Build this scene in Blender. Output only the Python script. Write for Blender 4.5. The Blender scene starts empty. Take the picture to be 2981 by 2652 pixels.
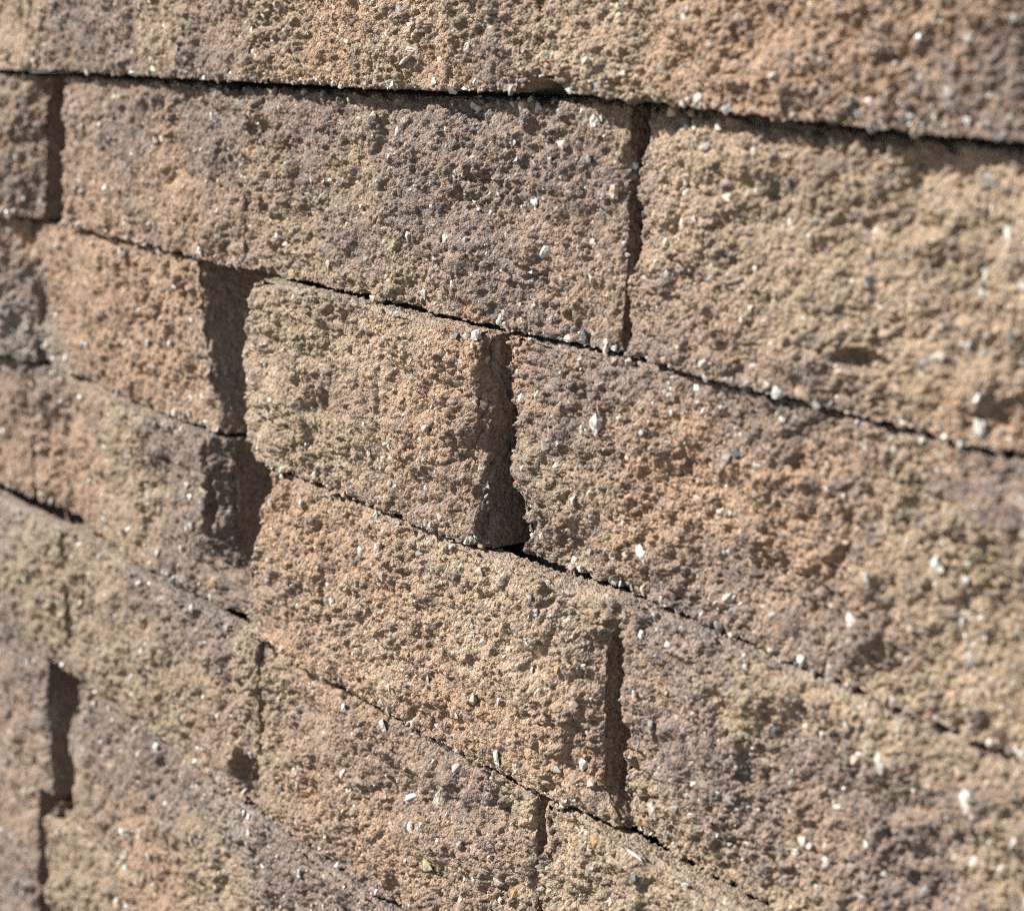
import bpy, math
import numpy as np

# ------------------------------------------------------------------ camera, world, sun, exposure
C = bpy.context.scene.collection
S = 0.1                                   # one course of the wall is 100 mm high
H0, DW, PITCH, ANG = 0.400, 4.860, math.radians(12.626), math.radians(-56.215)
cam = bpy.data.cameras.new("camera")
camo = bpy.data.objects.new("camera", cam); C.objects.link(camo)
bpy.context.scene.camera = camo
cam.sensor_fit = 'HORIZONTAL'; cam.sensor_width = 36.0; cam.lens = 5863.0 / 2981.0 * 36.0
cam.clip_start = 0.02; cam.clip_end = 100.0
camo.location = (0.0, -DW * S, H0 * S)
fx, fy = math.sin(ANG) * math.cos(PITCH), math.cos(ANG) * math.cos(PITCH)
camo.rotation_euler = (math.pi / 2 - PITCH, 0.0, math.atan2(-fx, fy))
cam.dof.use_dof = True
cam.dof.focus_distance = 0.92
cam.dof.aperture_fstop = 10.0

SUN = (-0.50, -0.66, 0.62)                # towards the sun: up, left of and in front of the wall
sv = np.array(SUN) / np.linalg.norm(SUN)
elev = math.asin(sv[2]); azim = math.atan2(sv[0], sv[1])
world = bpy.data.worlds.new("World"); bpy.context.scene.world = world
world.use_nodes = True
wn = world.node_tree.nodes; wl = world.node_tree.links
sky = wn.new("ShaderNodeTexSky"); sky.sky_type = 'NISHITA'; sky.sun_disc = False
sky.sun_elevation = elev; sky.sun_rotation = azim
wn["Background"].inputs["Strength"].default_value = 0.07
wl.new(sky.outputs[0], wn["Background"].inputs[0])
sl = bpy.data.lights.new("sun", 'SUN'); sl.energy = 5.0; sl.angle = math.radians(0.53); sl.color = (1.0, 0.965, 0.91)
so = bpy.data.objects.new("sun", sl); C.objects.link(so)
so.rotation_euler = (math.pi / 2 - elev, 0.0, math.atan2(-sv[0], sv[1]) + math.pi)
vs = bpy.context.scene.view_settings
vs.view_transform = 'Standard'; vs.look = 'None'; vs.gamma = 1.0; vs.exposure = 1.08
vs.use_curve_mapping = False
bpy.context.scene.cycles.use_denoising = False
bpy.context.scene.cycles.filter_width = 1.1
bpy.context.scene.cycles.use_adaptive_sampling = False

# ------------------------------------------------------------------ noise helpers (numpy, float32)
f32 = np.float32
def _h(ix, iy, seed):
    h = (ix.astype(np.uint32) * np.uint32(374761393)) ^ (iy.astype(np.uint32) * np.uint32(668265263)) ^ np.uint32((seed * 2246822519) & 0xFFFFFFFF)
    h = (h ^ (h >> np.uint32(13))) * np.uint32(1274126177)
    h = (h ^ (h >> np.uint32(15))) * np.uint32(2246822519)
    return h ^ (h >> np.uint32(16))
def _r(h, k):
    h = h * np.uint32(2654435761 + 2 * k * 40503) + np.uint32(k * 97)
    h = h ^ (h >> np.uint32(15))
    return (h & np.uint32(0xFFFFFF)).astype(f32) * f32(1.0 / 16777216.0)
def vnoise(x, y, seed):
    ix = np.floor(x).astype(np.int64); iy = np.floor(y).astype(np.int64)
    tx = (x - ix).astype(f32); ty = (y - iy).astype(f32)
    tx = tx * tx * (3 - 2 * tx); ty = ty * ty * (3 - 2 * ty)
    a = _r(_h(ix, iy, seed), 1); b = _r(_h(ix + 1, iy, seed), 1)
    c = _r(_h(ix, iy + 1, seed), 1); d = _r(_h(ix + 1, iy + 1, seed), 1)
    return (a + (b - a) * tx) * (1 - ty) + (c + (d - c) * tx) * ty - f32(0.5)
def fbm(x, y, seed, o=3, g=0.5):
    s = 0; a = 1.0; k = 1.0
    for i in range(o):
        s = s + a * vnoise(x * k + 17.3 * i, y * k - 9.1 * i, seed + 31 * i); a *= g; k *= 2.03
    return s
def grains(x, y, cell, seed, r0, r1, z0, z1):
    """height of a bed of half-buried balls (upper envelope), and a random id of the ball on top"""
    gx = x / cell; gy = y / cell
    ix = np.floor(gx).astype(np.int64); iy = np.floor(gy).astype(np.int64)
    best = np.full(x.shape, z0 - 0.05, f32); bid = np.zeros(x.shape, f32)
    for dx in (-1, 0, 1):
        for dy in (-1, 0, 1):
            h = _h(ix + dx, iy + dy, seed)
            px = (ix + dx + 0.5 + (_r(h, 1) - 0.5) * 0.95 - gx).astype(f32)
            py = (iy + dy + 0.5 + (_r(h, 2) - 0.5) * 0.95 - gy).astype(f32)
            an = _r(h, 6) * f32(3.1416); ca = np.cos(an); sa = np.sin(an); st = 1.0 + 0.55 * _r(h, 7)
            qx = (px * ca + py * sa) * st; qy = (py * ca - px * sa)
            rad = r0 + (r1 - r0) * _r(h, 3); zz = z0 + (z1 - z0) * _r(h, 4)
            k = rad * rad - qx * qx - qy * qy
            hh = np.where(k > 0, zz + np.sqrt(np.maximum(k, 0)) * 0.85, f32(-9))
            w = hh > best
            best = np.where(w, hh, best); bid = np.where(w, _r(h, 5), bid)
    return best * f32(cell), bid

def facets(x, y, cell, seed, tilt, curve):
    """broken facets: the upper envelope of tilted, slightly domed flakes"""
    gx = x / cell; gy = y / cell
    ix = np.floor(gx).astype(np.int64); iy = np.floor(gy).astype(np.int64)
    best = np.full(x.shape, -9.0, f32)
    for dx in (-1, 0, 1):
        for dy in (-1, 0, 1):
            h = _h(ix + dx, iy + dy, seed)
            px = (gx - (ix + dx + _r(h, 1))).astype(f32); py = (gy - (iy + dy + _r(h, 2))).astype(f32)
            hh = _r(h, 3) * 0.5 + tilt * ((_r(h, 4) - 0.5) * px + (_r(h, 5) - 0.5) * py) - curve * (px * px + py * py)
            best = np.maximum(best, hh)
    return best * f32(cell)

# ------------------------------------------------------------------ colour patches of the cast concrete (wall u, z, pigment)
ANCH = "-13.03,0.23,T -13.01,0.36,V -11.68,0.19,P -10.73,0.26,V -10.28,0.16,P -9.96,0.29,B -11.29,0.34,P -9.12,0.23,V -8.86,0.13,O -8.51,0.30,O -7.92,0.29,T -8.23,0.17,V -7.50,0.29,V -7.71,0.14,O -7.30,0.17,P -7.46,0.38,P -7.00,0.30,V -6.93,0.16,T -6.58,0.22,T -5.95,0.23,O -6.26,0.34,T -5.40,0.28,O -5.02,0.17,O -4.79,0.22,B -4.55,0.18,P -4.42,0.11,P -4.69,0.35,O -5.66,0.13,O -5.14,0.08,B -6.41,0.07,V -13.05,-0.38,B -13.02,-0.81,P -13.33,-0.97,O -11.39,-0.39,P -11.06,-0.72,B -11.83,-0.88,O -10.22,-0.38,P -9.87,-0.77,B -9.16,-0.32,P -8.94,-0.14,P -8.65,-0.36,V -8.17,-0.26,P -7.73,-0.13,P -6.94,-0.19,P -6.59,-0.37,P -7.95,-0.55,P -8.66,-0.73,P -7.52,-0.67,P -7.13,-0.67,B -6.58,-0.68,B -6.75,-0.91,B -8.18,-0.88,V -7.32,-0.87,P -9.19,-0.94,V -12.11,-0.49,B -10.70,-0.58,O -9.50,-0.42,B -9.41,-0.80,V -6.94,-0.44,P -6.11,-0.14,T -5.80,-0.31,V -6.00,-0.71,B -5.65,-0.48,V -5.26,-0.18,B -5.13,-0.34,V -4.65,-0.38,V -4.42,-0.68,T -5.11,-0.69,V -4.63,-0.80,V -5.36,-0.96,P -4.44,-0.93,O -5.64,-0.85,B -6.16,-0.38,T -4.87,-0.57,T -4.56,-0.18,T -5.48,-0.68,V -13.34,-1.59,G -13.29,-1.86,G -12.50,-1.49,O -11.43,-1.42,O -10.69,-1.21,O -10.73,-1.72,O -11.85,-1.67,O -10.15,-1.21,G -10.12,-1.63,G -9.37,-1.25,V -8.88,-1.31,V -8.63,-1.53,B -8.14,-1.25,T -8.39,-1.74,V -9.18,-1.75,V -7.92,-1.53,O -7.70,-1.73,B -7.48,-1.11,O -7.28,-1.76,P -9.39,-1.60,T -8.82,-1.10,V -6.89,-1.07,P -6.71,-1.32,P -6.89,-1.57,V -6.36,-1.06,P -6.19,-1.33,O -6.35,-1.68,O -6.03,-1.50,O -6.70,-1.82,B -5.73,-1.15,P -5.58,-1.41,O -5.71,-1.70,P -5.31,-1.17,O -5.05,-1.21,B -4.80,-1.25,V -4.56,-1.37,V -5.29,-1.64,O -5.56,-1.80,B -4.89,-1.72,B -4.53,-1.80,V -4.35,-1.16,P -4.32,-1.66,V -5.15,-1.79,P -6.53,-1.50,B -5.88,-1.37,O -5.43,-1.48,O -13.31,-2.28,B -13.07,-2.59,O -13.29,-2.14,P -12.19,-2.10,B -11.39,-2.13,V -11.20,-2.50,V -10.80,-2.17,P -10.34,-2.38,P -10.71,-2.77,P -11.46,-2.88,V -12.26,-2.65,O -10.09,-2.57,P -9.34,-2.32,O -8.84,-2.34,O -8.58,-2.55,T -9.36,-2.68,B -8.08,-2.42,O -7.62,-2.19,V -7.20,-2.20,T -6.63,-2.01,V -8.60,-2.95,O -7.63,-2.80,O -7.00,-2.50,T -6.62,-2.73,O -7.20,-2.86,O -6.44,-2.89,V -9.14,-2.91,O -8.09,-2.68,T -6.11,-2.03,P -5.79,-2.05,P -5.94,-2.51,P -5.49,-2.17,V -5.20,-2.27,P -5.62,-2.61,P -4.93,-2.38,P -4.70,-2.11,V -4.46,-2.21,P -4.33,-2.35,V -4.67,-2.57,P -5.19,-2.66,B -4.25,-1.97,T -6.10,-2.35,B -4.95,-2.01,V -13.33,-3.29,G -13.16,-3.50,V -12.70,-3.57,V -12.05,-3.34,V -11.52,-3.04,V -11.22,-3.13,P -10.77,-3.08,P -10.28,-3.05,P -11.02,-3.40,V -10.45,-3.40,V -10.02,-3.10,P -9.98,-3.48,B -10.83,-3.73,V -9.64,-3.09,V -10.34,-3.74,B -9.29,-3.28,V -9.06,-3.35,B -9.31,-3.72,V -8.52,-3.32,B -8.02,-3.29,B -7.56,-3.26,P -8.81,-3.83,B -8.28,-3.78,O -7.56,-3.52,B -7.13,-3.36,B -9.08,-3.73,O -6.66,-3.07,T -6.36,-3.13,V -6.02,-3.13,V -6.73,-3.40,V -5.55,-2.99,V -13.12,-4.11,P -13.19,-4.61,B -12.71,-4.57,G -12.04,-4.26,P -12.27,-4.72,V -11.37,-4.22,P -10.61,-4.14,P -10.26,-4.18,P -9.73,-4.15,G -9.24,-4.12,P -9.02,-4.27,P -9.95,-4.54,V -8.46,-4.08,P -13.44,-5.26,B -13.42,-5.84,P -12.47,-5.30,V -11.85,-5.25,V -11.16,-4.88,O -10.86,-5.01,O -10.25,-4.55,V -11.79,-4.77,B"
def lin(c):
    c = np.array(c, float) / 255.0
    return np.where(c <= 0.04045, c / 12.92, ((c + 0.055) / 1.055) ** 2.4)
PIG = {k: lin(v) for k, v in dict(O=(184, 148, 118), T=(192, 167, 139), V=(170, 151, 122), P=(120, 108, 103), B=(156, 133, 113), G=(156, 147, 137)).items()}
_mean = np.mean(list(PIG.values()), axis=0)
_mean = _mean * 0.82 + _mean.mean() * 0.18
PIG = {k: v * 0.92 + v.mean() * 0.08 for k, v in PIG.items()}
PIG = {k: v * 0.79 + _mean * 0.21 for k, v in PIG.items()}
_a = [q.split(',') for q in ANCH.split()]
AU = np.array([float(q[0]) for q in _a]); AZ = np.array([float(q[1]) for q in _a]); AC = np.array([PIG[q[2]] for q in _a])
ALB = 0.80

def patch_colour(u, z, row, seed):
    wu = u + 0.26 * fbm(u / 0.24, z / 0.16, seed + 5, 5, 0.6) ; wz = z + 0.20 * fbm(u / 0.2, z / 0.15, seed + 9, 5, 0.6)
    m = (AZ > -row - 0.12) & (AZ < -row + 1.12)
    if not m.any(): m = AZ < AZ.min() + 0.8
    au, az, ac = AU[m], AZ[m], AC[m]
    num = np.zeros((len(u), 3)); den = np.zeros(len(u))
    for i in range(len(au)):
        d2 = ((wu - au[i]) * 0.62) ** 2 + (wz - az[i]) ** 2
        w = 1.0 / (d2 + 0.004) ** 2
        num += w[:, None] * ac[i]; den += w
    return num / den[:, None]

# ------------------------------------------------------------------ materials
def new_mat(name):
    m = bpy.data.materials.new(name); m.use_nodes = True
    return m, m.node_tree.nodes, m.node_tree.links
MB, n, l = new_mat("split_concrete")
b = n["Principled BSDF"]; b.inputs["Roughness"].default_value = 0.93; b.inputs["Specular IOR Level"].default_value = 0.22
at = n.new("ShaderNodeAttribute"); at.attribute_name = "pigment"
tc = n.new("ShaderNodeTexCoord")
n1 = n.new("ShaderNodeTexNoise"); n1.inputs["Scale"].default_value = 1100.0; n1.inputs["Detail"].default_value = 2.0; n1.inputs["Roughness"].default_value = 0.65
mr = n.new("ShaderNodeMapRange"); mr.inputs[1].default_value = 0.3; mr.inputs[2].default_value = 0.7; mr.inputs[3].default_value = 0.80; mr.inputs[4].default_value = 1.20
mx = n.new("ShaderNodeMix"); mx.data_type = 'RGBA'; mx.blend_type = 'MULTIPLY'; mx.inputs[0].default_value = 1.0
def math_node(op, a, b=None, v=None):
    m = n.new("ShaderNodeMath"); m.operation = op; l.new(a, m.inputs[0])
    if b is not None: l.new(b, m.inputs[1])
    if v is not None: m.inputs[1].default_value = v
    return m.outputs[0]
wv = n.new("ShaderNodeTexNoise"); wv.inputs["Scale"].default_value = 700.0; wv.inputs["Detail"].default_value = 0.0
wm = n.new("ShaderNodeVectorMath"); wm.operation = 'MULTIPLY_ADD'; wm.inputs[1].default_value = (.0007, .0007, .0007)
l.new(tc.outputs["Object"], wv.inputs["Vector"]); l.new(wv.outputs["Color"], wm.inputs[0]); l.new(tc.outputs["Object"], wm.inputs[2])
v1 = n.new("ShaderNodeTexVoronoi"); v1.inputs["Scale"].default_value = 1050.0
v2 = n.new("ShaderNodeTexVoronoi"); v2.inputs["Scale"].default_value = 520.0
n2 = n.new("ShaderNodeTexNoise"); n2.inputs["Scale"].default_value = 2300.0; n2.inputs["Detail"].default_value = 2.0; n2.inputs["Roughness"].default_value = 0.7
for t in (v1, v2): l.new(wm.outputs[0], t.inputs["Vector"])
l.new(tc.outputs["Object"], n2.inputs["Vector"]); l.new(tc.outputs["Object"], n1.inputs["Vector"])
h1 = math_node('MULTIPLY', math_node('POWER', v1.outputs["Distance"], v=1.6), v=-0.9)
h2 = math_node('MULTIPLY', math_node('POWER', v2.outputs["Distance"], v=1.8), v=-1.3)
hh = math_node('ADD', math_node('ADD', h1, h2), math_node('MULTIPLY', n2.outputs["Fac"], v=0.55))
bp = n.new("ShaderNodeBump"); bp.inputs["Strength"].default_value = 1.0; bp.inputs["Distance"].default_value = 0.00085
l.new(hh, bp.inputs["Height"]); l.new(bp.outputs[0], b.inputs["Normal"])
sx = n.new("ShaderNodeSeparateColor"); l.new(v1.outputs["Color"], sx.inputs[0])
gv = n.new("ShaderNodeMapRange"); gv.inputs[3].default_value = 0.80; gv.inputs[4].default_value = 1.20; l.new(sx.outputs[0], gv.inputs[0])
tot = math_node('MULTIPLY', mr.outputs[0], gv.outputs[0])
l.new(n1.outputs["Fac"], mr.inputs[0]); l.new(at.outputs["Color"], mx.inputs[6]); l.new(tot, mx.inputs[7])
l.new(mx.outputs[2], b.inputs["Base Color"])

MC, n, l = new_mat("stone_chip")
b = n["Principled BSDF"]; b.inputs["Specular IOR Level"].default_value = 0.5
oi = n.new("ShaderNodeObjectInfo"); tc = n.new("ShaderNodeTexCoord")
n1 = n.new("ShaderNodeTexNoise"); n1.inputs["Scale"].default_value = 2.6; n1.inputs["Detail"].default_value = 5.0
mr = n.new("ShaderNodeMapRange"); mr.inputs[1].default_value = 0.3; mr.inputs[2].default_value = 0.7; mr.inputs[3].default_value = 0.55; mr.inputs[4].default_value = 1.15
mx = n.new("ShaderNodeMix"); mx.data_type = 'RGBA'; mx.blend_type = 'MULTIPLY'; mx.inputs[0].default_value = 1.0
rr = n.new("ShaderNodeMapRange"); rr.inputs[3].default_value = 0.55; rr.inputs[4].default_value = 0.9
bp = n.new("ShaderNodeBump"); bp.inputs["Strength"].default_value = 0.35; bp.inputs["Distance"].default_value = 0.3
l.new(tc.outputs["Object"], n1.inputs["Vector"]); l.new(n1.outputs["Fac"], mr.inputs[0])
l.new(oi.outputs["Color"], mx.inputs[6]); l.new(mr.outputs[0], mx.inputs[7]); l.new(mx.outputs[2], b.inputs["Base Color"])
l.new(oi.outputs["Random"], rr.inputs[0]); l.new(rr.outputs[0], b.inputs["Roughness"])
l.new(n1.outputs["Fac"], bp.inputs["Height"]); l.new(bp.outputs[0], b.inputs["Normal"])

MA, n, l = new_mat("small_aggregate")
b = n["Principled BSDF"]; b.inputs["Specular IOR Level"].default_value = 0.5; b.inputs["Roughness"].default_value = 0.4
at = n.new("ShaderNodeAttribute"); at.attribute_name = "pigment"
l.new(at.outputs["Color"], b.inputs["Base Color"])
l.new(at.outputs["Alpha"], b.inputs["Roughness"])

# ------------------------------------------------------------------ the wall
wall = bpy.data.objects.new("retaining_wall", None); C.objects.link(wall)
wall.location = (-0.9, 0.0, -0.7)
wall["label"] = "dry-stacked retaining wall of rough split-face concrete blocks in tan, olive and purple grey"
wall["category"] = "wall"; wall["kind"] = "thing"
def mesh_obj(name, me, parent, loc=(0, 0, 0)):
    o = bpy.data.objects.new(name, me); C.objects.link(o); o.parent = parent; o.location = loc
    return o
WO = np.array(wall.location)

ZA = [(-16, -.04), (-13.2, -.030), (-12.0, -.009), (-9.55, .001), (-8.95, .006), (-8.1, .013), (-7.6, .023), (-7.1, .036), (-6.8, .045), (-6.4, .033), (-5.7, .015), (-5.2, -.003), (-4.7, -.016), (-4.2, -.021), (-3, -.05)]
ZA = np.array(ZA)
def z_bottom(row, u):
    if row == 0: return np.interp(u, ZA[:, 0], ZA[:, 1])
    return -float(row) + 0.004 * np.sin(u * 2.1 + row)
GAP = {0: 0.0, 1: .022, 2: .009, 3: .007, 4: .008, 5: .009, 6: .010, 7: .016}
def z_top(row, u):
    if row == 0: return np.full_like(u, 0.985)
    return z_bottom(row - 1, u) - GAP[row]

def project(P):                            # wall coordinates (u, out, z) -> how large a course shows there, and where
    ca, sa = math.cos(ANG), math.sin(ANG)
    X = P[:, 0] * ca + (P[:, 1] - DW) * sa; Yh = P[:, 0] * sa - (P[:, 1] - DW) * ca; Z = P[:, 2] - H0
    dep = Yh * math.cos(PITCH) - Z * math.sin(PITCH); up = Yh * math.sin(PITCH) + Z * math.cos(PITCH)
    k = 2014.0 / dep
    return 512 + X * k, 455 - up * k, k

def gsmooth(a, step, sig):
    m = max(1, int(3 * sig / step)); k = np.exp(-0.5 * (np.arange(-m, m + 1) * step / sig) ** 2); k /= k.sum()
    return np.stack([np.convolve(np.pad(a[:, i], m, mode='edge'), k, 'valid') for i in range(a.shape[1])], 1)

RES = 1.45
NTRI = 0
BLOCKS = []
def block(row, pts, side=(0.03, 0.0), left=None, right=None, gouges=(), rough=1.0, lean=0.0, ends=(0, 0), label=None, seed=None):
    """pts: plan line of the split face (u, out); the first and last points are its ends. left/right: how the two end edges wander with height"""
    global NTRI
    seed = seed if seed is not None else 101 + 37 * len(BLOCKS)
    rng = np.random.default_rng(seed)
    p = np.array(pts, float)
    if p.shape[1] == 2: pass
    DEEP = 0.55
    nf = len(p)
    poly = np.vstack([[p[0, 0] + 0.02, -DEEP], p, [p[-1, 0] + side[0], -DEEP]])
    seg = np.hypot(*np.diff(poly, axis=0).T); cum = np.r_[0, np.cumsum(seg)]
    st = 0.004; sf = np.arange(0, cum[-1], st)
    fine = np.stack([np.interp(sf, cum, poly[:, i]) for i in (0, 1)], 1)
    fine = gsmooth(fine, st, 0.010)
    sL, sR = cum[1], cum[-2]
    # samples along the plan line, denser where the wall shows larger
    zc = -row + 0.5
    x, y, k = project(np.column_stack([fine, np.full(len(fine), zc)]))
    vis = (x > -40) & (x < 1064)
    dsp = np.where(vis, RES * 1.25 / k, RES * 4.0 / k)
    back = (sf < sL - 0.10) | (sf > sR + 0.30)
    dsp = np.where(back, 0.05, dsp)
    lef = (sf < sL - 0.02); dsp = np.where(lef & ~back, 0.02, dsp)
    acc = np.cumsum(st / dsp); ns = int(acc[-1])
    s = np.interp(np.linspace(acc[0], acc[-1], ns), acc, sf)
    pu = np.interp(s, sf, fine[:, 0]); pw = np.interp(s, sf, fine[:, 1])
    tu = np.gradient(fine[:, 0]); tw = np.gradient(fine[:, 1]); tl = np.hypot(tu, tw)
    nu = np.interp(s, sf, -tw / tl); nw = np.interp(s, sf, tu / tl)
    kk = k[vis].mean() if vis.any() else k.mean()
    dv = RES / kk
    IN = 0.16                                              # how far the faces wrap on to the top and the underside
    hv = 1.0
    vpoly = np.array([[IN, 0.0], [0.0, 0.0], [0.0, hv], [IN, hv]]); vc = np.array([0, IN, IN + hv, 2 * IN + hv])
    vf = np.arange(0, vc[-1], 0.004)
    vfine = np.stack([np.interp(vf, vc, vpoly[:, i]) for i in (0, 1)], 1); vs_, vr_ = gsmooth(vfine, 0.004, 0.0055), gsmooth(vfine, 0.004, 0.017)
    kb = np.clip((vf - IN) / hv * 3 - 1, 0, 1)[:, None]; vfine = vs_ * (1 - kb) + vr_ * kb
    vd = np.where((vf < IN * 0.7) | (vf > vc[-1] - IN * 0.35), 0.025, dv)
    va = np.cumsum(0.004 / vd); nv = int(va[-1])
    v = np.interp(np.linspace(va[0], va[-1], nv), va, vf)
    inset = np.interp(v, vf, vfine[:, 0]); zf = np.interp(v, vf, vfine[:, 1])
    ti = np.gradient(vfine[:, 0]); tz = np.gradient(vfine[:, 1]); tl = np.hypot(ti, tz)
    no = np.interp(v, vf, tz / tl); nz = np.interp(v, vf, ti / tl)        # out / up parts of the normal
    Sg, Vg = np.meshgrid(s, v, indexing='ij')
    sh = Sg.shape
    fl = lambda a: np.ascontiguousarray(np.broadcast_to(a, sh)).reshape(-1)
    Sx, Vx = Sg.reshape(-1), Vg.reshape(-1)
    U = fl(pu[:, None]); Wd = fl(pw[:, None]); NU = fl(nu[:, None]); NW = fl(nw[:, None])
    INs = fl(inset[None, :]); ZF = fl(zf[None, :]); NO = fl(no[None, :]); NZ = fl(nz[None, :])
    # end edges that wander with height
    for spec, s0, sgn in ((left, sL, 1), (right, sR, -1)):
        q = np.array(spec if spec else [(0, 0), (1, 0)], float)
        du = np.interp(ZF, q[:, 0], q[:, 1])
        jag = 0.007 * fbm(ZF / 0.09, ZF * 0 + seed, seed + 71 + sgn, 4, 0.6)
        e = (Sx - s0) * sgn
        w = np.clip(1 - e / 0.38, 0, 1); w = np.where(e < 0, 1, w * w * (3 - 2 * w))
        U = U + (du + jag * (1 - ends[0 if sgn > 0 else 1])) * w
    Wd = Wd + lean * (ZF - 0.0) * 1.0
    zb = z_bottom(row, U); zt = z_top(row, U)
    Z = zb + (zt - zb) * ZF
    U = U - NU * INs * 0.98; Wd = Wd - NW * INs
    # relief
    X = (Sx + seed * 3.7).astype(f32); Y = (Vx + seed * 1.3).astype(f32)
    front = np.clip((Sx - sL) / 0.03 + 1, 0, 1) * np.clip((sR - Sx) / 0.04 + 1, 0, 1)
    face = np.clip(NO * 1.3 - 0.2, 0, 1)
    rf = (0.16 + 0.84 * front) * (0.20 + 0.80 * face)
    w1 = 0.007 * fbm(X / 0.035, Y / 0.035, seed + 1, 2); w2 = 0.007 * fbm(X / 0.035 + 40, Y / 0.035, seed + 2, 2)
    Xw, Yw = (X + w1).astype(f32), (Y + w2).astype(f32)
    big = 0.050 * fbm(X / 0.55, Y / 0.45, seed + 3, 2) + 0.040 * fbm(X / 0.17, Y / 0.17, seed + 4, 3, 0.55)
    g1, id1 = grains(Xw, Yw, 0.085, seed + 11, .25, .62, -.62, -.05)
    g2, id2 = grains(Xw, Yw, 0.036, seed + 12, .34, .70, -.34, .0)
    g3, id3 = grains((X + w1 * .4).astype(f32), (Y + w2 * .4).astype(f32), 0.0165, seed + 13, .42, .72, -.28, .0)
    g4, id4 = grains(X, Y, 0.0088, seed + 14, .44, .70, -.24, .0)
    fa = facets(Xw, Yw, 0.19, seed + 51, 1.1, 0.55); fb = facets(Xw, Yw, 0.075, seed + 52, 1.3, 0.6)
    md = fbm(Xw / 0.07, Yw / 0.07, seed + 23, 3, 0.5)
    pn = fbm(Xw / 0.11, Yw / 0.085, seed + 21, 4, 0.6)
    pit = -np.clip(pn - 0.42, 0, 0.35) * 0.10 - np.clip(vnoise(Xw / 0.03, Yw / 0.03, seed + 22) - 0.40, 0, 1) * 0.16
    fz = vnoise(X / 0.0062, Y / 0.0062, seed + 24) * 0.0045
    pat = np.clip(0.55 + 1.3 * fbm(X / 0.30, Y / 0.24, seed + 25, 3), 0.15, 1.25)       # coarse and fine patches
    crumb = (0.26 + 0.36 * pat) * g2 + (0.50 + 0.38 * pat) * g3 + 0.75 * g4 + fz * 0.5
    ed = np.minimum(np.minimum(Vx - IN, IN + hv - Vx), np.minimum(Sx - sL, sR - Sx))
    tap = 0.30 + 0.70 * np.clip(ed / 0.16, 0, 1) ** 0.8
    D = rough * rf * (tap * (big + 0.28 * fa) + (0.14 + 0.24 * pat) * fb + 0.28 * pat * g1 + 0.020 * md + 0.75 * pit) + (0.70 + 0.30 * front) * (0.85 + 0.15 * face) * crumb
    mf = D[(face > 0.9) & (front > 0.9)].mean(); mt = D[face < 0.1].mean() + 0.009
    D = D - (mf * face + mt * (1 - face))
    # broken arrises
    e = np.minimum(np.minimum(Vx - IN, IN + hv - Vx), np.minimum(Sx - sL + 9 * ends[0], sR - Sx + 9 * ends[1]))
    chip = np.clip(fbm(X / 0.13, Y / 0.13, seed + 33, 3) + 0.05, 0, 1)
    D = D - front * np.exp(-(np.clip(e, 0, 9) / 0.034)) * (0.12 * chip + 0.002) * np.where(Vx < IN + 0.4 * hv, 0.55, 1.5) * (e > -0.05)
    for gu, gz, ru, rz, dep in gouges:
        a = ((U - gu) / ru) ** 2 + ((Z - gz) / rz) ** 2
        a = a * (1 + 0.5 * fbm(X / 0.06, Y / 0.06, seed + 44, 2))
        D = D - dep * np.clip(1 - a, 0, 1) ** 0.6
    U = U + NU * NO * D; Wd = Wd + NW * NO * D; Z = Z + NZ * D
    # pigment
    col = patch_colour(U, Z, row, seed)
    m1 = np.clip((id1 - 0.70) * 6, 0, 1) * 0.55
    tint = PIG['P'] * 0.98
    col = col * (1 - m1[:, None]) + tint * m1[:, None]
    m2 = np.clip((id2 - 0.64) * 8, 0, 1) * 0.62; col = col * (1 - m2[:, None]) + (PIG['P'] * 0.9) * m2[:, None]
    m3 = np.clip((0.22 - id2) * 8, 0, 1) * 0.40; col = col * (1 - m3[:, None]) + (PIG['O'] * 1.05) * m3[:, None]
    m4 = np.clip((id3 - 0.80) * 8, 0, 1) * 0.40; col = col * (1 - m4[:, None]) + PIG['G'] * m4[:, None]
    col = col * (0.86 + 0.28 * id3 + 0.12 * (id4 - 0.5) + 0.14 * (id1 - 0.5))[:, None]
    sp = np.clip((id3 - 0.985) * 200, 0, 1) * 0.7; col = col * (1 - sp[:, None]) + np.array([.62, .58, .5]) * sp[:, None]
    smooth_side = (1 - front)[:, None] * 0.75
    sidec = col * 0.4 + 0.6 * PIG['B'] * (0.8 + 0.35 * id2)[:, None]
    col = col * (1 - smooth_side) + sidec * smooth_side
    top = np.clip(NZ, 0, 1)[:, None] * 0.25; col = col * (1 - top) + PIG['G'] * 0.92 * top
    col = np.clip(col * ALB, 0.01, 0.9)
    # mesh: the wrapped face and a plain core behind it that closes the block
    o0 = np.array([p[:, 0].mean(), 0.0, -float(row)])
    co = np.column_stack([(U - o0[0]) * S, -Wd * S, (Z - o0[2]) * S]).astype(f32)
    idx = np.arange(len(U)).reshape(sh)
    q = np.stack([idx[:-1, :-1], idx[1:, :-1], idx[1:, 1:], idx[:-1, 1:]], -1).reshape(-1, 4)
    c0 = len(co)
    ua, ub = p[0, 0] + 0.10, p[-1, 0] - 0.14
    wm = min(p[:, 1].min() - 0.30, -0.18)
    zb0, zt0 = float(np.max(z_bottom(row, p[:, 0]))) + 0.03, float(np.min(z_top(row, p[:, 0]))) - 0.03
    core = np.array([(uu, ww, zz) for uu in (ua, ub) for ww in (wm, -1.9) for zz in (zb0, zt0)])
    core = np.column_stack([(core[:, 0] - o0[0]) * S, -core[:, 1] * S, (core[:, 2] - o0[2]) * S]).astype(f32)
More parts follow.
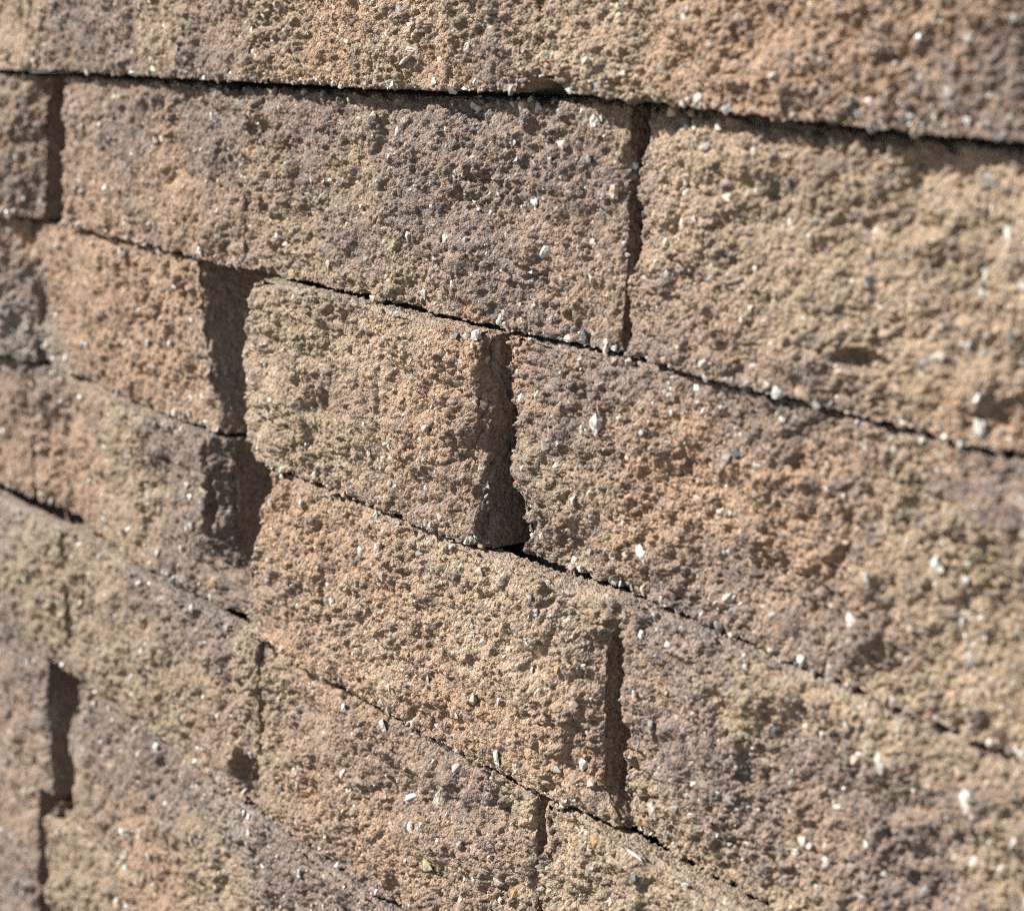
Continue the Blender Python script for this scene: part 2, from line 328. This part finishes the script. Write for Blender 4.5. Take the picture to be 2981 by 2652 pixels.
    cq = np.array([(0, 4, 5, 1), (4, 6, 7, 5), (6, 2, 3, 7), (2, 0, 1, 3), (1, 5, 7, 3), (0, 2, 6, 4)]) + c0
    co = np.vstack([co, core]); q = np.vstack([q, cq])
    col = np.vstack([col, np.tile(PIG['B'] * ALB * 0.8, (8, 1))])
    me = bpy.data.meshes.new("block")
    me.vertices.add(len(co)); me.vertices.foreach_set("co", co.reshape(-1))
    me.loops.add(q.size); me.loops.foreach_set("vertex_index", q.reshape(-1).astype(np.int32))
    me.polygons.add(len(q)); me.polygons.foreach_set("loop_start", np.arange(0, q.size, 4, dtype=np.int32))
    me.update(calc_edges=True)
    me.polygons.foreach_set("use_smooth", np.ones(len(q), bool))
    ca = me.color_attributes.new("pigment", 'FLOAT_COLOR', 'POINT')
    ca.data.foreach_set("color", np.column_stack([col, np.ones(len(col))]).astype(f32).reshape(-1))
    me.materials.append(MB)
    ob = mesh_obj("block" if p[-1, 0] - p[0, 0] > 2.7 else "short_block", me, wall, (o0[0] * S - WO[0], -WO[1], o0[2] * S - WO[2]))
    if label: ob["label"] = label
    NTRI += 2 * len(q)
    keep = (front > 0.98) & (face > 0.75)
    BLOCKS.append(dict(ob=ob, o0=o0, row=row, u=U[keep], w=Wd[keep], z=Z[keep], nu=NU[keep], nw=NW[keep], rng=rng, u0=p[0, 0], u1=p[-1, 0]))
    return ob

# row 0, the top course: it overhangs the next one a little
block(0, [(-15.4, .10), (-12.62, .09)], lean=-.02)
block(0, [(-12.60, .10), (-11, .10), (-9.57, .085)], lean=-.02)
block(0, [(-9.545, .105), (-8.3, .10), (-6.98, .075)], lean=-.02, ends=(0, 1), gouges=[(-6.98, .01, .14, .10, .5)])
block(0, [(-7.02, .07), (-6.7, .08), (-6.2, .10), (-5.2, .10), (-3.9, .10)], gouges=[(-6.93, .01, .18, .10, .5)], lean=-.02, ends=(1, 0))
# row 1
block(1, [(-14.6, .38), (-13.14, .13), (-12.83, .0)], lean=-.06)
block(1, [(-12.37, .06), (-12.0, .06), (-9.80, .045)], ends=(0, 1), lean=-.04, left=[(0, 0), (.25, .02), (.5, -.03), (1, .03)], gouges=[(-9.98, -.03, .20, .075, .08)])
block(1, [(-9.84, .045), (-8, .03), (-6.50, -.03)], side=(.0, 0), ends=(1, 0), lean=-.04, label="purple-grey block with large white chips")
block(1, [(-6.485, -.035), (-6.2, .02), (-5.9, .06), (-5.2, .07), (-3.3, .08)], lean=-.08, gouges=[(-5.02, -.80, .12, .045, .06)], label="olive-tan block coarser than the rest")
# row 2
block(2, [(-15.2, .35), (-13.48, .12), (-13.12, .0)], lean=-.02)
block(2, [(-13.42, -.12), (-12.9, -.03), (-12, .0), (-10.42, .0)], side=(.24, 0), right=[(0, .13), (.25, .06), (.6, -.02), (1, -.07)], label="orange-tan block with a flat grey end face")
block(2, [(-9.55, .12), (-9.3, .15), (-8.4, .14), (-7.40, .115), (-7.35, .05)], side=(.01, 0), left=[(0, .0), (.05, -.06), (.25, -.15), (.6, -.11), (.88, -.05), (1, .04)],
      right=[(0, 0), (.2, -.02), (.6, .02), (1, .0)], gouges=[(-7.44, -1.60, .07, .13, .05), (-7.5, -1.83, .10, .12, .03), (-8.76, -1.54, .05, .05, .04)])
block(2, [(-7.24, -.03), (-7.0, -.03), (-6, -.02), (-5, .03), (-4.1, .07), (-3.9, .07)], lean=.03, left=[(0, .05), (.18, .04), (.36, -.08), (.6, -.03), (.8, -.08), (1, -.05)])
# row 3
block(3, [(-16.0, .06), (-13.9, .04), (-13.32, .0)])
block(3, [(-13.28, .0), (-12.73, -.07), (-12.2, .0), (-11.36, .10), (-10.34, .07), (-10.17, -.04)], side=(.12, 0), right=[(0, .40), (.12, .30), (.26, .06), (.4, .0), (.7, .0), (1, -.07)],
      gouges=[(-10.30, -2.42, .03, .20, .04)])
block(3, [(-9.52, .17), (-9.3, .19), (-8.9, .20), (-8, .17), (-7, .16), (-6.62, .12), (-6.44, .07)], side=(.02, 0), lean=-.03, left=[(0, -.2), (.2, -.15), (.42, -.09), (.7, .02), (.86, .11), (1, .13)],
      right=[(0, .12), (.05, .09), (.14, -.02), (.45, -.035), (.76, -.04), (.84, .0), (.92, .08), (1, .08)], label="light tan sandy block, the largest in sharp focus")
block(3, [(-6.40, .0), (-6.0, .03), (-5.5, .03), (-4.2, .04), (-3.3, .04)], lean=.035, left=[(0, .03), (.2, -.02), (.45, .02), (.55, -.03), (.8, .0), (1, -.02)])
# row 4
block(4, [(-15.6, .22), (-13.5, .21), (-12.38, .165)], ends=(0, 1), lean=.01)
block(4, [(-12.42, .155), (-11.9, .14), (-10.9, .18), (-9.50, .185)], ends=(1, 1), lean=.0, gouges=[(-9.62, -3.83, .20, .17, .22), (-10.1, -3.93, .10, .05, .10)])
block(4, [(-9.54, .185), (-8.25, .17), (-6.88, .15)], ends=(1, 0), lean=-.03, right=[(0, 0), (.5, .02), (1, 0)])
block(4, [(-6.83, .15), (-5, .15), (-3.8, .15)])
# row 5
block(5, [(-15.6, .25), (-14, .23), (-12.74, .20)], lean=-.03)
block(5, [(-12.32, .20), (-11, .22), (-10.04, .22)], ends=(0, 1), lean=-.03, left=[(0, -.02), (.4, -.06), (.55, -.12), (.8, .03), (1, .10)])
block(5, [(-10.08, .25), (-8.5, .24), (-7.1, .21)], lean=-.01)
# row 6 and the foot
block(6, [(-15.9, .24), (-13.06, .22)], lean=-.045)
block(6, [(-12.86, .23), (-11.5, .25), (-10.0, .25)], lean=-.03, gouges=[(-12.72, -5.06, .22, .11, .16)])
block(7, [(-15.0, .27), (-12.1, .27)], lean=-.045)
print("triangles", NTRI)
# CHIPS ------------------------------------------------------------ stones showing in the broken faces
import bmesh
def chip_mesh(seed, name):
    r = np.random.default_rng(seed); bm = bmesh.new()
    for i in range(17):
        v = r.normal(size=3); v /= np.linalg.norm(v); v = np.sign(v) * np.abs(v) ** 0.8 * (0.40 + 0.14 * r.random())
        bm.verts.new(v)
    g = bmesh.ops.convex_hull(bm, input=bm.verts)
    bmesh.ops.delete(bm, geom=list({e for e in g["geom_interior"] if isinstance(e, bmesh.types.BMVert)}), context='VERTS')
    me = bpy.data.meshes.new(name); bm.to_mesh(me); bm.free(); me.materials.append(MC)
    return me
CH = [chip_mesh(500 + i, "stone_chip") for i in range(16)]
HUES = dict(W=(.50, .475, .425), K=(.43, .375, .295), L=(.27, .258, .238), S=(.085, .10, .115), T=(.12, .16, .16), A=(.34, .20, .075), R=(.22, .095, .075), D=(.20, .06, .045), I=(.40, .32, .275), N=(.40, .29, .20), Q=(.30, .27, .16))
rc = np.random.default_rng(77)
CHIPS = "2 -9.52 0.26 22 65 W;2 -9.51 0.16 25 25 W;1 -10.77 0.09 22 56 W;1 -10.83 0.02 22 22 W;1 -10.42 0.16 23 27 W;1 -12.40 0.13 50 45 W;0 -12.69 0.07 32 28 W;1 -10.94 0.39 26 49 W;5 -11.00 -0.37 41 41 K;5 -11.03 -0.42 31 27 W;5 -11.72 -0.32 30 26 W;5 -10.69 -0.22 26 26 W;5 -10.20 -0.20 21 50 W;5 -11.35 -0.14 32 53 K;6 -9.14 -0.30 16 60 K;6 -9.22 -0.37 20 21 W;5 -11.32 -0.85 27 38 W;5 -11.34 -0.97 25 30 W;5 -11.12 -0.99 27 29 W;5 -10.98 -0.99 27 27 W;5 -11.67 -0.96 24 28 W;5 -12.23 -1.00 23 50 W;5 -10.32 -0.95 29 51 W;9 -11.50 -1.08 28 41 W;9 -11.78 -1.05 24 31 W;9 -10.76 -1.20 24 65 W;9 -11.40 -1.27 36 47 W;9 -10.87 -1.31 25 25 W;1 -11.95 0.11 31 48 A;6 -8.86 -0.87 24 52 K;6 -9.12 -0.64 34 28 K;2 -7.93 0.20 47 25 W;2 -7.96 0.15 57 25 K;2 -8.14 0.26 24 39 W;2 -7.47 0.22 26 30 W;2 -8.05 0.37 35 45 L;2 -7.97 0.30 22 29 W;2 -7.76 0.06 31 37 W;6 -7.65 -0.04 65 71 W;6 -6.75 -0.07 46 43 W;6 -8.19 -0.18 34 33 W;3 -6.70 0.22 20 51 W;3 -6.53 0.08 33 63 L;3 -6.75 0.06 24 38 W;3 -6.41 0.35 34 30 K;3 -5.99 0.35 34 26 W;3 -6.92 0.20 29 23 T;6 -7.78 -0.24 14 44 W;6 -6.99 -0.24 26 23 L;6 -7.13 -0.43 30 39 W;6 -6.75 -0.22 24 31 L;6 -6.52 -0.23 31 36 W;6 -7.07 -0.62 65 74 W;6 -6.77 -0.57 46 37 K;6 -6.51 -0.59 20 22 W;6 -6.85 -0.60 20 23 W;6 -6.59 -0.34 39 56 N;6 -7.45 -0.50 20 46 W;6 -7.77 -0.64 28 38 W;6 -7.58 -0.63 26 49 L;6 -7.33 -0.59 21 33 L;6 -8.27 -0.90 63 49 K;6 -7.98 -0.92 40 51 L;10 -8.93 -1.06 48 30 W;6 -7.69 -0.84 17 44 W;6 -7.23 -0.87 20 38 W;6 -7.37 -0.41 17 17 W;6 -7.26 -0.18 15 21 W;6 -7.12 -0.03 35 65 K;6 -8.68 -0.42 19 34 W;7 -6.13 -0.05 51 32 S;7 -6.12 -0.31 27 54 W;7 -6.13 -0.43 38 54 W;7 -6.19 -0.63 24 24 W;3 -5.89 0.05 36 62 K;3 -5.80 0.05 28 38 K;3 -5.72 0.03 41 33 L;3 -5.06 0.04 26 36 W;3 -4.93 0.02 23 26 W;3 -4.56 0.04 25 23 W;3 -4.36 0.36 15 40 W;7 -5.66 -0.13 23 46 K;7 -4.98 -0.10 19 48 K;7 -4.53 -0.15 53 43 L;7 -5.62 -0.54 22 22 W;7 -5.47 -0.36 20 23 W;7 -4.76 -0.42 21 21 W;7 -4.51 -0.51 21 39 W;7 -6.02 -0.40 19 35 W;3 -5.52 0.34 19 30 W;3 -5.97 0.38 14 31 W;7 -6.11 -0.27 19 27 W;3 -4.94 0.25 14 14 W;10 -7.43 -1.03 55 46 W;10 -7.41 -1.03 31 27 W;10 -7.72 -1.13 17 41 W;10 -7.74 -1.10 16 28 W;6 -7.37 -0.96 26 67 W;6 -6.58 -0.98 34 28 W;10 -8.02 -1.01 35 29 K;10 -8.05 -1.01 23 23 W;6 -6.76 -0.96 49 43 S;11 -6.59 -1.30 48 80 W;11 -6.74 -1.35 16 52 W;11 -6.32 -1.80 54 68 W;11 -6.29 -1.66 20 21 W;11 -6.54 -1.56 20 20 W;11 -6.85 -1.96 33 48 W;14 -8.17 -2.17 60 70 K;14 -8.40 -2.24 41 58 W;14 -8.26 -2.03 54 33 W;14 -8.04 -2.01 30 26 L;10 -8.12 -1.66 26 39 W;10 -8.30 -1.73 20 33 W;10 -8.33 -1.59 22 57 W;10 -7.82 -1.80 19 22 W;14 -6.85 -2.02 24 45 W;11 -7.18 -1.91 18 40 W;11 -6.13 -1.07 35 52 W;7 -6.11 -0.97 35 35 I;11 -6.11 -1.17 16 27 W;10 -7.46 -1.98 27 53 L;10 -7.38 -1.33 28 31 N;11 -6.47 -1.80 34 14 A;14 -7.28 -2.07 15 22 W;11 -6.55 -1.21 37 31 R;10 -7.80 -1.96 21 45 W;10 -7.39 -1.14 40 24 K;7 -5.13 -0.93 27 97 R;7 -5.45 -0.98 33 58 W;7 -5.61 -0.91 36 23 I;7 -5.73 -0.98 29 39 W;7 -5.87 -0.98 34 26 W;11 -5.02 -1.09 44 56 K;7 -4.83 -0.99 26 38 W;7 -4.45 -0.94 45 57 W;11 -4.71 -1.02 21 28 W;7 -4.44 -0.99 20 18 W;11 -5.40 -1.06 20 28 W;11 -5.44 -1.08 25 23 W;11 -5.23 -1.22 16 50 W;11 -6.00 -1.50 33 30 W;11 -4.58 -1.42 45 56 W;11 -5.76 -1.29 40 32 L;11 -5.10 -1.21 44 20 A;7 -4.64 -0.73 49 25 K;7 -4.52 -0.67 30 23 W;11 -5.79 -1.51 16 40 W;11 -5.75 -1.84 16 21 W;11 -5.06 -1.69 20 20 W;7 -5.70 -0.82 23 23 W;7 -5.51 -0.96 23 28 K;11 -5.18 -1.98 46 69 I;11 -4.89 -1.89 45 62 A;11 -5.00 -1.73 32 57 W;11 -4.82 -1.98 32 44 I;11 -4.62 -1.97 43 27 D;15 -5.55 -2.05 19 37 W;15 -5.02 -2.12 35 25 W;15 -4.81 -2.20 32 99 W;15 -4.40 -2.20 50 76 W;15 -5.35 -2.42 24 24 W;11 -4.20 -1.96 37 28 W;11 -4.27 -1.98 23 23 W;11 -4.51 -1.60 15 35 W;11 -4.41 -1.57 33 19 W;11 -4.44 -1.72 28 47 L;15 -5.11 -2.69 26 52 W;15 -4.99 -2.65 18 21 W;15 -5.30 -2.72 37 24 W;15 -4.83 -2.63 38 33 L;15 -4.61 -2.61 35 30 L;15 -5.31 -2.93 38 32 N;15 -5.58 -2.80 25 47 W;19 -5.79 -3.01 36 31 W;19 -5.89 -3.14 26 26 W;15 -5.16 -2.81 19 27 W;15 -5.19 -2.65 18 32 W;15 -5.07 -2.31 18 31 L;15 -4.31 -2.31 14 14 W;15 -5.90 -2.78 20 20 W;15 -4.51 -2.29 15 24 W;14 -7.15 -2.91 34 91 W;14 -7.02 -2.92 40 53 K;18 -7.18 -3.52 48 58 K;18 -7.90 -3.51 34 72 W;18 -7.82 -3.50 24 58 L;18 -7.69 -3.30 63 77 K;18 -8.10 -3.34 21 48 W;18 -8.51 -3.53 25 46 W;18 -8.20 -3.09 38 62 W;18 -8.13 -3.07 24 38 W;18 -7.82 -3.05 17 43 W;14 -8.04 -2.83 17 47 W;14 -7.37 -2.35 20 20 W;14 -7.33 -2.37 17 22 W;14 -6.94 -2.31 17 30 W;14 -6.93 -2.45 15 48 W;14 -7.73 -2.71 16 55 K;14 -6.89 -2.17 30 27 L;19 -6.41 -3.06 36 65 A;18 -7.77 -3.67 48 85 Q;18 -7.65 -3.03 33 30 S;15 -6.26 -2.12 31 40 W;15 -6.22 -2.35 20 34 W;15 -6.15 -2.46 34 31 L;15 -6.19 -2.86 58 52 I;19 -6.13 -3.00 66 23 W;18 -7.15 -3.60 23 32 W;18 -7.37 -3.59 30 36 W;19 -6.58 -3.28 21 30 W;18 -8.13 -3.58 24 26 W;14 -7.44 -2.80 22 35 W;15 -6.06 -2.86 17 34 W;17 -12.08 -3.53 30 30 W;20 -13.08 -4.11 60 110 L;21 -11.96 -4.08 37 37 W;21 -11.80 -4.29 28 28 W;21 -11.82 -4.39 32 32 W;21 -10.89 -4.03 39 39 W;21 -10.92 -4.06 30 52 W;21 -11.59 -4.08 27 32 W;21 -11.67 -4.03 32 59 W;24 -12.57 -5.18 45 40 W;21 -11.46 -4.80 37 60 W;21 -11.13 -4.67 31 40 W;21 -11.43 -4.92 39 55 W;24 -11.44 -5.04 41 41 W;21 -11.22 -4.94 36 54 W;21 -10.99 -4.78 27 58 W;24 -11.58 -5.32 47 47 W;23 -13.41 -5.18 39 39 W;22 -9.53 -4.10 39 67 W;21 -10.29 -4.43 29 34 W;22 -9.72 -4.06 48 40 L;22 -8.96 -4.13 26 60 W;18 -9.11 -3.62 38 45 W;18 -9.10 -3.70 19 56 W;18 -8.95 -3.13 26 58 W;18 -8.58 -3.10 28 67 W;18 -9.45 -3.03 30 30 L;17 -9.92 -3.03 31 55 L;14 -9.21 -2.85 22 26 W;22 -9.04 -4.34 23 61 W;22 -8.73 -4.24 19 48 W;13 -10.91 -2.93 34 76 W;17 -11.84 -3.07 32 86 L;17 -12.18 -3.06 79 42 W;17 -12.05 -3.30 37 37 W;16 -13.11 -3.02 34 59 W;16 -12.49 -3.15 28 71 W;13 -11.95 -2.85 41 50 W;13 -11.18 -2.47 51 38 K;13 -10.60 -2.35 33 33 W;13 -11.10 -2.51 38 34 W;13 -10.34 -2.33 56 30 K;13 -10.45 -2.56 28 61 W;13 -10.58 -2.61 25 33 W;13 -10.25 -2.86 40 44 A;13 -11.93 -2.68 41 36 W;13 -11.00 -2.58 25 30 W;13 -13.22 -2.94 25 49 W;17 -10.34 -3.01 33 49 W;13 -10.33 -2.97 20 61 W;17 -10.24 -3.04 52 40 L;17 -12.08 -3.53 28 28 W;17 -9.90 -3.02 35 67 L;9 -10.63 -1.39 24 44 W;9 -11.24 -1.60 38 47 W;9 -12.20 -1.75 32 41 W;9 -12.69 -1.91 33 75 W;9 -11.77 -1.83 22 49 W;13 -12.38 -2.12 46 51 W;9 -10.70 -1.86 29 45 W;9 -10.81 -1.98 25 37 W;9 -10.68 -1.95 33 29 W;13 -10.68 -2.02 41 29 W;10 -8.90 -1.96 46 42 W;10 -9.39 -1.69 29 44 W;10 -8.79 -1.49 35 35 L;14 -8.94 -2.10 23 53 W;14 -9.21 -2.22 25 25 W;14 -8.60 -2.54 31 31 W;14 -8.71 -2.48 23 23 W;10 -9.46 -1.27 33 33 K;8 -13.36 -1.67 49 44 L;8 -13.39 -1.80 49 44 L;14 -9.15 -2.48 16 44 W"
for q in CHIPS.split(';'):
    bi, u, z, w, h, c = q.split(); B = BLOCKS[int(bi)]
    u, z, w, h = float(u), float(z), float(w) / 1000, float(h) / 1000
    i = int(np.argmin((B['u'] - u) ** 2 + (B['z'] - z) ** 2))
    nrm = np.array([B['nu'][i], -B['nw'][i], 0.0]); tan = np.array([-nrm[1], nrm[0], 0.0]); up = np.array([0, 0, 1.0])
    if h > 1.8 * w: h *= 0.78
    dep = 0.60 * min(w, h); wu = 1.5 * w
    a = rc.normal() * (0.25 if h > 1.8 * w or w > 1.8 * h else 0.8)
    t2 = tan * math.cos(a) + up * math.sin(a); u2 = -tan * math.sin(a) + up * math.cos(a)
    o = mesh_obj("stone_chip", CH[rc.integers(len(CH))], B['ob'])
    pos = (np.array([B['u'][i] - B['o0'][0], -B['w'][i], B['z'][i] - B['o0'][2]]) + nrm * dep * 0.08) * S
    from mathutils import Matrix
    m = Matrix.Identity(4)
    for k, (ax, sc) in enumerate(((t2, wu * 1.1), (nrm, dep), (u2, h * 1.25))):
        for j in range(3): m[j][k] = ax[j] * sc * S
    for j in range(3): m[j][3] = pos[j]
    o.matrix_basis = m
    cc = np.array(HUES[c]) * (0.85 + 0.25 * rc.random()); o.color = (*cc, 1.0)

ntri_small = 0
def small_aggregate(B):
    global ntri_small
    r = B['rng']; vis = (B['u'] > -14.4) & (B['u'] < -4.0)
    idx = np.flatnonzero(vis)
    if not len(idx): return
    N = int(78 * (min(B['u1'], -4.0) - max(B['u0'], -14.4)))
    low = np.flatnonzero(vis & (B['z'] < -B['row'] + 0.05)); high = np.flatnonzero(vis & (B['z'] > -B['row'] + 0.93))
    pick = np.r_[r.choice(idx, N), r.choice(low, N // 4) if len(low) else [], r.choice(high, N // 8) if len(high) else []].astype(int)
    VS, FS, CS = [], [], []; base = 0
    protos = [(np.array([v.co[:] for v in m.vertices]), np.array([[*p.vertices] for p in m.polygons])) for m in CH[:8]]
    for i in pick:
        V, F = protos[r.integers(8)]
        sz = 0.011 + 0.036 * r.random() ** 3
        q, _ = np.linalg.qr(r.normal(size=(3, 3)))
        el = np.array([1, 1, 1.0]); el[r.integers(3)] = 0.55 + 1.3 * r.random()
        P = (V * el) @ q * sz
        c0 = np.array([B['u'][i] - B['o0'][0] + B['nu'][i] * sz * -.12, -B['w'][i] + B['nw'][i] * sz * .12, B['z'][i] - B['o0'][2]])
        VS.append((P + c0) * S); FS.append(F + base); base += len(V)
        k = r.random()
        c = HUES['W'] if k < .25 else HUES['K'] if k < .5 else HUES['L'] if k < .66 else HUES['S'] if k < .69 else HUES['I'] if k < .82 else HUES['N'] if k < .985 else HUES['A']
        c = np.array(c) * (0.7 + 0.4 * r.random())
        CS.append(np.tile([*c, 0.4 if r.random() < .12 else 0.35 + .4 * r.random()], (len(V), 1)))
    ntri_small += sum(len(f) for f in FS)
    me = bpy.data.meshes.new("aggregate")
    me.from_pydata(np.vstack(VS).tolist(), [], np.vstack(FS).tolist()); me.materials.append(MA)
    a = me.color_attributes.new("pigment", 'FLOAT_COLOR', 'POINT'); a.data.foreach_set("color", np.vstack(CS).astype(f32).reshape(-1))
    o = mesh_obj("aggregate", me, B['ob']); o["kind"] = "stuff"
    o["label"] = "small pale gravel grains set in the broken face"
for B in BLOCKS: small_aggregate(B)

# the paving the wall stands on, below the frame: sunlight bounces off it into the joints
MG, n, l = new_mat("pale_gravel")
b = n["Principled BSDF"]; b.inputs["Roughness"].default_value = 0.95
tn = n.new("ShaderNodeTexNoise"); tn.inputs["Scale"].default_value = 60.0; tn.inputs["Detail"].default_value = 8.0
cr = n.new("ShaderNodeValToRGB"); cr.color_ramp.elements[0].color = (.11, .10, .085, 1); cr.color_ramp.elements[1].color = (.22, .20, .17, 1)
l.new(tn.outputs["Fac"], cr.inputs[0]); l.new(cr.outputs[0], b.inputs["Base Color"])
me = bpy.data.meshes.new("ground"); me.from_pydata([(-30, -30, 0), (30, -30, 0), (30, 30, 0), (-30, 30, 0)], [], [(0, 1, 2, 3)]); me.materials.append(MG)
g = bpy.data.objects.new("ground", me); C.objects.link(g); g.location = (0, 0, -0.7); g["kind"] = "structure"
